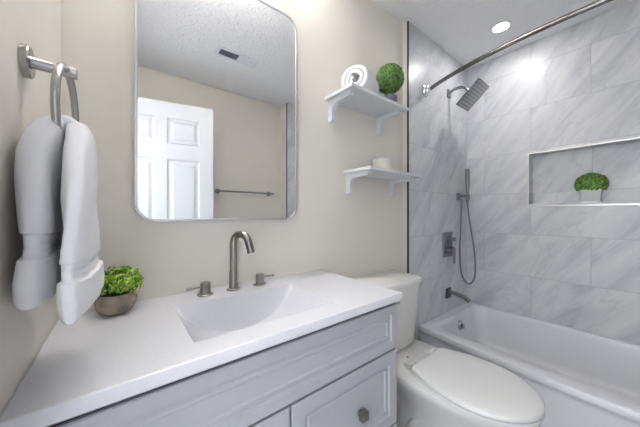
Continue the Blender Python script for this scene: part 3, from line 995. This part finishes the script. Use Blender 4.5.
# ================================================================ BATHTUB
def tub():
    root = thing('bathtub', 'white alcove bathtub with a gently bowed apron along the tiled wall', 'bathtub', (2.0, -0.8, 0))
    x0, x1, y0, y1, ZT = 1.618, XR - 0.002, YE + 0.002, YS - 0.002, 0.368
    yc, hl = (y0 + y1) / 2, (y1 - y0) / 2

    def ring(ix0, ix1, iy0, iy1, r, z, bow, n=10, m_=14):
        a = rrect(x0 + ix0, x1 - ix1, y0 + iy0, y1 - iy1, r, n)
        out = []
        for i, p in enumerate(a):
            q = a[(i + 1) % len(a)]; out.append(p)
            if abs(p[1] - q[1]) > 0.3:
                for k in range(1, m_): out.append((p[0] + (q[0] - p[0]) * k / m_, p[1] + (q[1] - p[1]) * k / m_))
            elif abs(p[0] - q[0]) > 0.2:
                for k in range(1, 6): out.append((p[0] + (q[0] - p[0]) * k / 6, p[1] + (q[1] - p[1]) * k / 6))
        res = []
        xm = (x0 + x1) / 2
        for x, y in out:
            w = max(0, 1 - ((y - yc) / hl) ** 2) * bow
            k = max(0, min(1, (xm + 0.1 - x) / 0.3))
            res.append((x - w * k, y, z))
        return res
    bw = 0.048
    rings = [ring(0.020, 0, 0, 0, 0.004, 0.0, bw * 0.6), ring(0.020, 0, 0, 0, 0.004, 0.06, bw * 0.62), ring(0.016, 0, 0, 0, 0.004, 0.30, bw * 0.9),
             ring(0.014, 0, 0, 0, 0.004, 0.322, bw), ring(0.004, 0, 0, 0, 0.004, 0.330, bw), ring(0.0, 0, 0, 0, 0.004, 0.340, bw), ring(0.0, 0, 0, 0, 0.004, ZT - 0.010, bw), ring(0.004, 0, 0, 0, 0.004, ZT - 0.002, bw),
             ring(0.012, 0.004, 0.004, 0.004, 0.006, ZT, bw), ring(0.085, 0.030, 0.07, 0.072, 0.075, ZT - 0.002, bw * 0.55),
             ring(0.094, 0.036, 0.08, 0.080, 0.080, ZT - 0.010, bw * 0.5), ring(0.100, 0.041, 0.088, 0.086, 0.085, ZT - 0.03, bw * 0.45),
             ring(0.120, 0.060, 0.16, 0.105, 0.09, 0.22, bw * 0.3), ring(0.135, 0.075, 0.24, 0.125, 0.10, 0.12, bw * 0.1),
             ring(0.150, 0.090, 0.28, 0.14, 0.10, 0.085, 0), ring(0.185, 0.125, 0.33, 0.18, 0.09, 0.066, 0), ring(0.25, 0.19, 0.45, 0.26, 0.05, 0.062, 0)]
    bm = bmesh.new(); loft(bm, rings, True)
    link('tub_shell', bm, 'tub', root, True, 40)
    ox, oz = 2.035, 0.288
    oy = y1 - 0.098
    bm = bmesh.new()
    lathe(bm, [(0.036, oy + 0.012), (0.036, oy - 0.004), (0.033, oy - 0.009), (0.020, oy - 0.013), (0.001, oy - 0.014)], (ox, 0, oz), 32, 'Y')
    box(bm, ox - 0.006, ox + 0.006, oy - 0.030, oy - 0.008, oz - 0.016, oz + 0.016, 0.002, 2)
    link('overflow_plate', bm, 'overflow', root, True)
    bm = bmesh.new()
    lathe(bm, [(0.034, 0.060), (0.034, 0.065), (0.028, 0.068), (0.001, 0.067)], (2.02, -0.34, 0), 28)
    link('drain', bm, 'chrome', root, True)


tub()

# ================================================================ SHOWER FITTINGS
# tub spout
so = thing('tub_spout', 'dark gunmetal tub spout on a square plate above the tub end', 'tub spout', (2.045, YS, 0.515))
bm = bmesh.new(); box(bm, 2.010, 2.080, YS - 0.012, YS - 0.0005, 0.472, 0.550, 0.002, 2)
link('wall_plate', bm, 'gun_dark', so)
bm = bmesh.new()
path = spline([(2.045, YS - 0.010, 0.522), (2.045, YS - 0.06, 0.520), (2.045, YS - 0.11, 0.510), (2.045, YS - 0.145, 0.494), (2.045, YS - 0.160, 0.480)], 6)
rings = []
for p, (t_, a_, b_) in zip(path, frames(path)):
    up = Vector((1, 0, 0)); nn = t_.cross(up)
    rings.append([p + up * q * 1.0 + nn * w for q, w in [(x, y) for x, y in rrect(-0.017, 0.017, -0.0115, 0.0115, 0.004, 3)]])
loft(bm, rings, True)
link('spout', bm, 'gun', so, True, 50)

# valve
vv = thing('shower_valve', 'gunmetal shower control plate with a knob and lever on the tile wall', 'shower valve', (2.035, YS, 0.90))
bm = bmesh.new(); box(bm, 1.955, 2.105, YS - 0.010, YS - 0.0005, 0.800, 0.995, 0.003, 2)
link('face_plate', bm, 'gun', vv)
bm = bmesh.new()
lathe(bm, [(0.026, YS - 0.009), (0.026, YS - 0.030), (0.024, YS - 0.032), (0.001, YS - 0.032)], (2.035, 0, 0.942), 28, 'Y')
box(bm, 2.027, 2.043, YS - 0.066, YS - 0.030, 0.928, 0.956, 0.002, 2)
link('diverter_knob', bm, 'gun', vv, True)
bm = bmesh.new()
lathe(bm, [(0.030, YS - 0.009), (0.030, YS - 0.048), (0.028, YS - 0.050), (0.001, YS - 0.050)], (2.035, 0, 0.855), 28, 'Y')
vs = box(bm, 2.024, 2.046, YS - 0.062, YS - 0.048, 0.752, 0.875, 0.003, 2)
link('lever', bm, 'gun', vv, True)

# shower head
sh = thing('overhead_shower', 'large square gunmetal rain shower head on a bent wall arm', 'shower head', (2.055, YS, 2.10))
bm = bmesh.new(); box(bm, 2.028, 2.082, YS - 0.010, YS - 0.0005, 2.070, 2.130, 0.002, 2)
link('wall_flange', bm, 'gun', sh)
HC = Vector((2.060, -0.219, 2.020))
ev = Vector((0, -0.154, 0.137)).normalized(); nv = Vector((0, -ev.z, ev.y)); nv = Vector((0, -0.137, -0.154)).normalized()
bm = bmesh.new()
tube(bm, spline([(2.055, YS - 0.008, 2.100), (2.056, -0.075, 2.115), (2.058, -0.12, 2.118), (2.060, -0.165, 2.098), HC - nv * 0.024], 6), 0.0105, 16)
link('arm', bm, 'gun', sh, True)
bm = bmesh.new()
vs = box(bm, -0.100, 0.100, -0.103, 0.103, -0.008, 0.002, 0.003, 2)
mt = Matrix.Translation(HC) @ Matrix(((1, 0, 0), (0, ev.y, nv.y), (0, ev.z, nv.z))).to_4x4()
lathe(bm, [(0.020, -0.028), (0.022, -0.008)], (0, 0, 0), 20)
xform(bm.verts, mt)
hd = link('head', bm, 'gun', sh, True, 40)
for k in range(9):
    y = -0.088 + 0.022 * k
    bm = bmesh.new(); box(bm, -0.088, 0.088, y - 0.0082, y + 0.0082, 0.0, 0.003, 0.0015, 2)
    xform(bm.verts, mt); link('nozzle_strip', bm, 'nickel_mid', hd, True)

# hand shower
hs = thing('hand_shower', 'slim gunmetal hand shower in its wall holder with a looping hose', 'hand shower', (2.225, YS, 1.285))
bm = bmesh.new(); box(bm, 2.195, 2.245, YS - 0.012, YS - 0.0005, 1.255, 1.315, 0.002, 2)
tube(bm, [(2.220, YS - 0.010, 1.285), (2.225, YS - 0.035, 1.287)], 0.011, 16)
box(bm, 2.210, 2.322, YS - 0.052, YS - 0.030, 1.274, 1.300, 0.004, 2)
lathe(bm, [(0.018, 1.268), (0.018, 1.304)], (2.305, YS - 0.042, 0), 20)
lathe(bm, [(0.009, 1.228), (0.010, 1.262)], (2.222, YS - 0.030, 0), 16)
link('holder', bm, 'gun', hs, True)
bm = bmesh.new()
wp = (2.305, YS - 0.042)
lathe(bm, [(0.008, 1.235), (0.010, 1.245), (0.0115, 1.30), (0.013, 1.36), (0.0155, 1.40), (0.0155, 1.512), (0.013, 1.52), (0.001, 1.522)], (wp[0], wp[1], 0), 24)
link('wand', bm, 'gun', hs, True)
bm = bmesh.new()
tube(bm, spline([(2.222, YS - 0.030, 1.25), (2.196, YS - 0.036, 1.10), (2.155, YS - 0.045, 0.85), (2.150, YS - 0.06, 0.66), (2.205, YS - 0.085, 0.575),
                 (2.285, YS - 0.10, 0.60), (2.350, YS - 0.085, 0.72), (2.345, YS - 0.07, 0.90), (2.318, YS - 0.05, 1.10), (wp[0], wp[1], 1.245)], 10), 0.0062, 10)
link('hose', bm, 'grip', hs, True)

# curved curtain rod
cr_ = thing('shower_curtain_rod', 'curved brushed steel curtain rod spanning the tub alcove', 'curtain rod', (1.69, -0.8, 2.01))
RX, RZ = 1.697, 2.012
pts = []
for i in range(41):
    t = i / 40; y = YS - 0.04 + (YE + 0.04 - (YS - 0.04)) * t
    pts.append((RX - 0.145 * (1 - (2 * t - 1) ** 2) ** 0.9, y, RZ))
bm = bmesh.new(); tube(bm, pts, 0.0125, 18); link('rod', bm, 'rod', cr_, True)
for ys, s in ((YS, -1), (YE, 1)):
    bm = bmesh.new()
    vs = box(bm, RX - 0.026, RX + 0.026, min(ys + s * 0.001, ys + s * 0.012), max(ys + s * 0.001, ys + s * 0.012), RZ - 0.032, RZ + 0.032, 0.003, 2)
    tube(bm, [(RX, ys + s * 0.010, RZ), (RX, ys + s * 0.022, RZ), (RX - 0.004, ys + s * 0.055, RZ)], [0.020, 0.018, 0.016], 18)
    box(bm, RX - 0.018, RX + 0.018, min(ys + s * 0.018, ys + s * 0.034), max(ys + s * 0.018, ys + s * 0.034), RZ - 0.024, RZ + 0.024, 0.004, 2)
    link('flange', bm, 'chrome', cr_, True, 40)

# ================================================================ CEILING ITEMS
dl = thing('recessed_light', 'lit round recessed ceiling light above the tub', 'ceiling light', (LX, LY, ZC))
bm = bmesh.new()
n = 48
prof = [(0.050, ZC - 0.0005), (0.062, ZC - 0.0005), (0.062, ZC - 0.003), (0.058, ZC - 0.006), (0.047, ZC - 0.004), (0.045, ZC - 0.0005), (0.050, ZC - 0.0005)]
rings = [[(LX + r * math.cos(2 * PI * k / n), LY + r * math.sin(2 * PI * k / n), h) for k in range(n)] for r, h in prof]
loft(bm, rings, False); bmesh.ops.remove_doubles(bm, verts=bm.verts, dist=1e-6)
link('trim_ring', bm, 'saucer', dl, True)
bm = bmesh.new(); lathe(bm, [(0.046, ZC - 0.0005), (0.046, ZC - 0.0025)], (LX, LY, 0), 40)
link('lens', bm, 'lamp_on', dl)

vx, vy = 0.745, -1.085
av = thing('ceiling_vent', 'white rectangular ceiling vent register seen in the mirror', 'vent', (vx, vy, ZC))
bm = bmesh.new()
a, b = 0.165, 0.062
def vr_(d, z): return [(vx - a + d, vy - b + d, z), (vx + a - d, vy - b + d, z), (vx + a - d, vy + b - d, z), (vx - a + d, vy + b - d, z)]
loft(bm, [vr_(0, ZC - 0.0005), vr_(0.002, ZC - 0.006), vr_(0.020, ZC - 0.009), vr_(0.022, ZC - 0.002)], False)
link('frame', bm, 'vent', av)
bm = bmesh.new(); box(bm, vx - a + 0.02, vx + a - 0.02, vy - b + 0.02, vy + b - 0.02, ZC - 0.003, ZC - 0.001)
link('duct_opening', bm, 'ventdark', av)
for i in range(22):
    x = vx - a + 0.028 + i * 0.0131
    tilt = 1 if i < 11 else -1
    bm = bmesh.new(); vs = box(bm, -0.0075, 0.0075, vy - b + 0.021, vy + b - 0.021, -0.0006, 0.0006)
    xform(vs, Matrix.Translation((x, 0, ZC - 0.007)) @ Matrix.Rotation(R_(-62 if tilt > 0 else 32), 4, 'Y'))
    link('louver', bm, 'vent', av)

# towel bar on the wall opposite the mirror
tb = thing('towel_bar', 'slim metal towel bar on the beige wall reflected in the mirror', 'towel bar', (1.05, YF, 1.37))
bm = bmesh.new(); tube(bm, [(0.725, YF + 0.062, 1.370), (1.375, YF + 0.062, 1.370)], 0.0085, 14); link('bar', bm, 'gun', tb, True)
for x in (0.765, 1.335):
    bm = bmesh.new()
    lathe(bm, [(0.025, YF + 0.0005), (0.025, YF + 0.010), (0.010, YF + 0.012), (0.010, YF + 0.060), (0.012, YF + 0.066), (0.001, YF + 0.072)], (x, 0, 1.370), 20, 'Y')
    link('post', bm, 'gun', tb, True)

# shades of the vanity light
for dx in (-0.19, 0, 0.19):
    bm = bmesh.new()
    prof = [(0.022, -0.012), (0.040, -0.004), (0.050, 0.030), (0.056, 0.085), (0.054, 0.085), (0.048, 0.030), (0.038, -0.001), (0.022, -0.008), (0.022, -0.012)]
    n = 28
    rings = [[(VX + dx + r * math.cos(2 * PI * k / n), VY + r * math.sin(2 * PI * k / n), VZ + h) for k in range(n)] for r, h in prof]
    loft(bm, rings, False)
    link('lamp_shade', bm, 'lamp_shade', vl, True)

# added unseen fixture housing the hallway fill lamp
hl_ = thing('hallway_fill_fixture', 'added round flush fill light in the unseen hallway outside the doorway', 'ceiling light', (-0.75, -1.05, ZC))
bm = bmesh.new(); lathe(bm, [(0.15, ZC - 0.0005), (0.15, ZC - 0.02), (0.13, ZC - 0.045), (0.001, ZC - 0.050)], (-0.75, -1.05, 0), 36)
link('fill_dome', bm, 'lamp_shade', hl_, True)
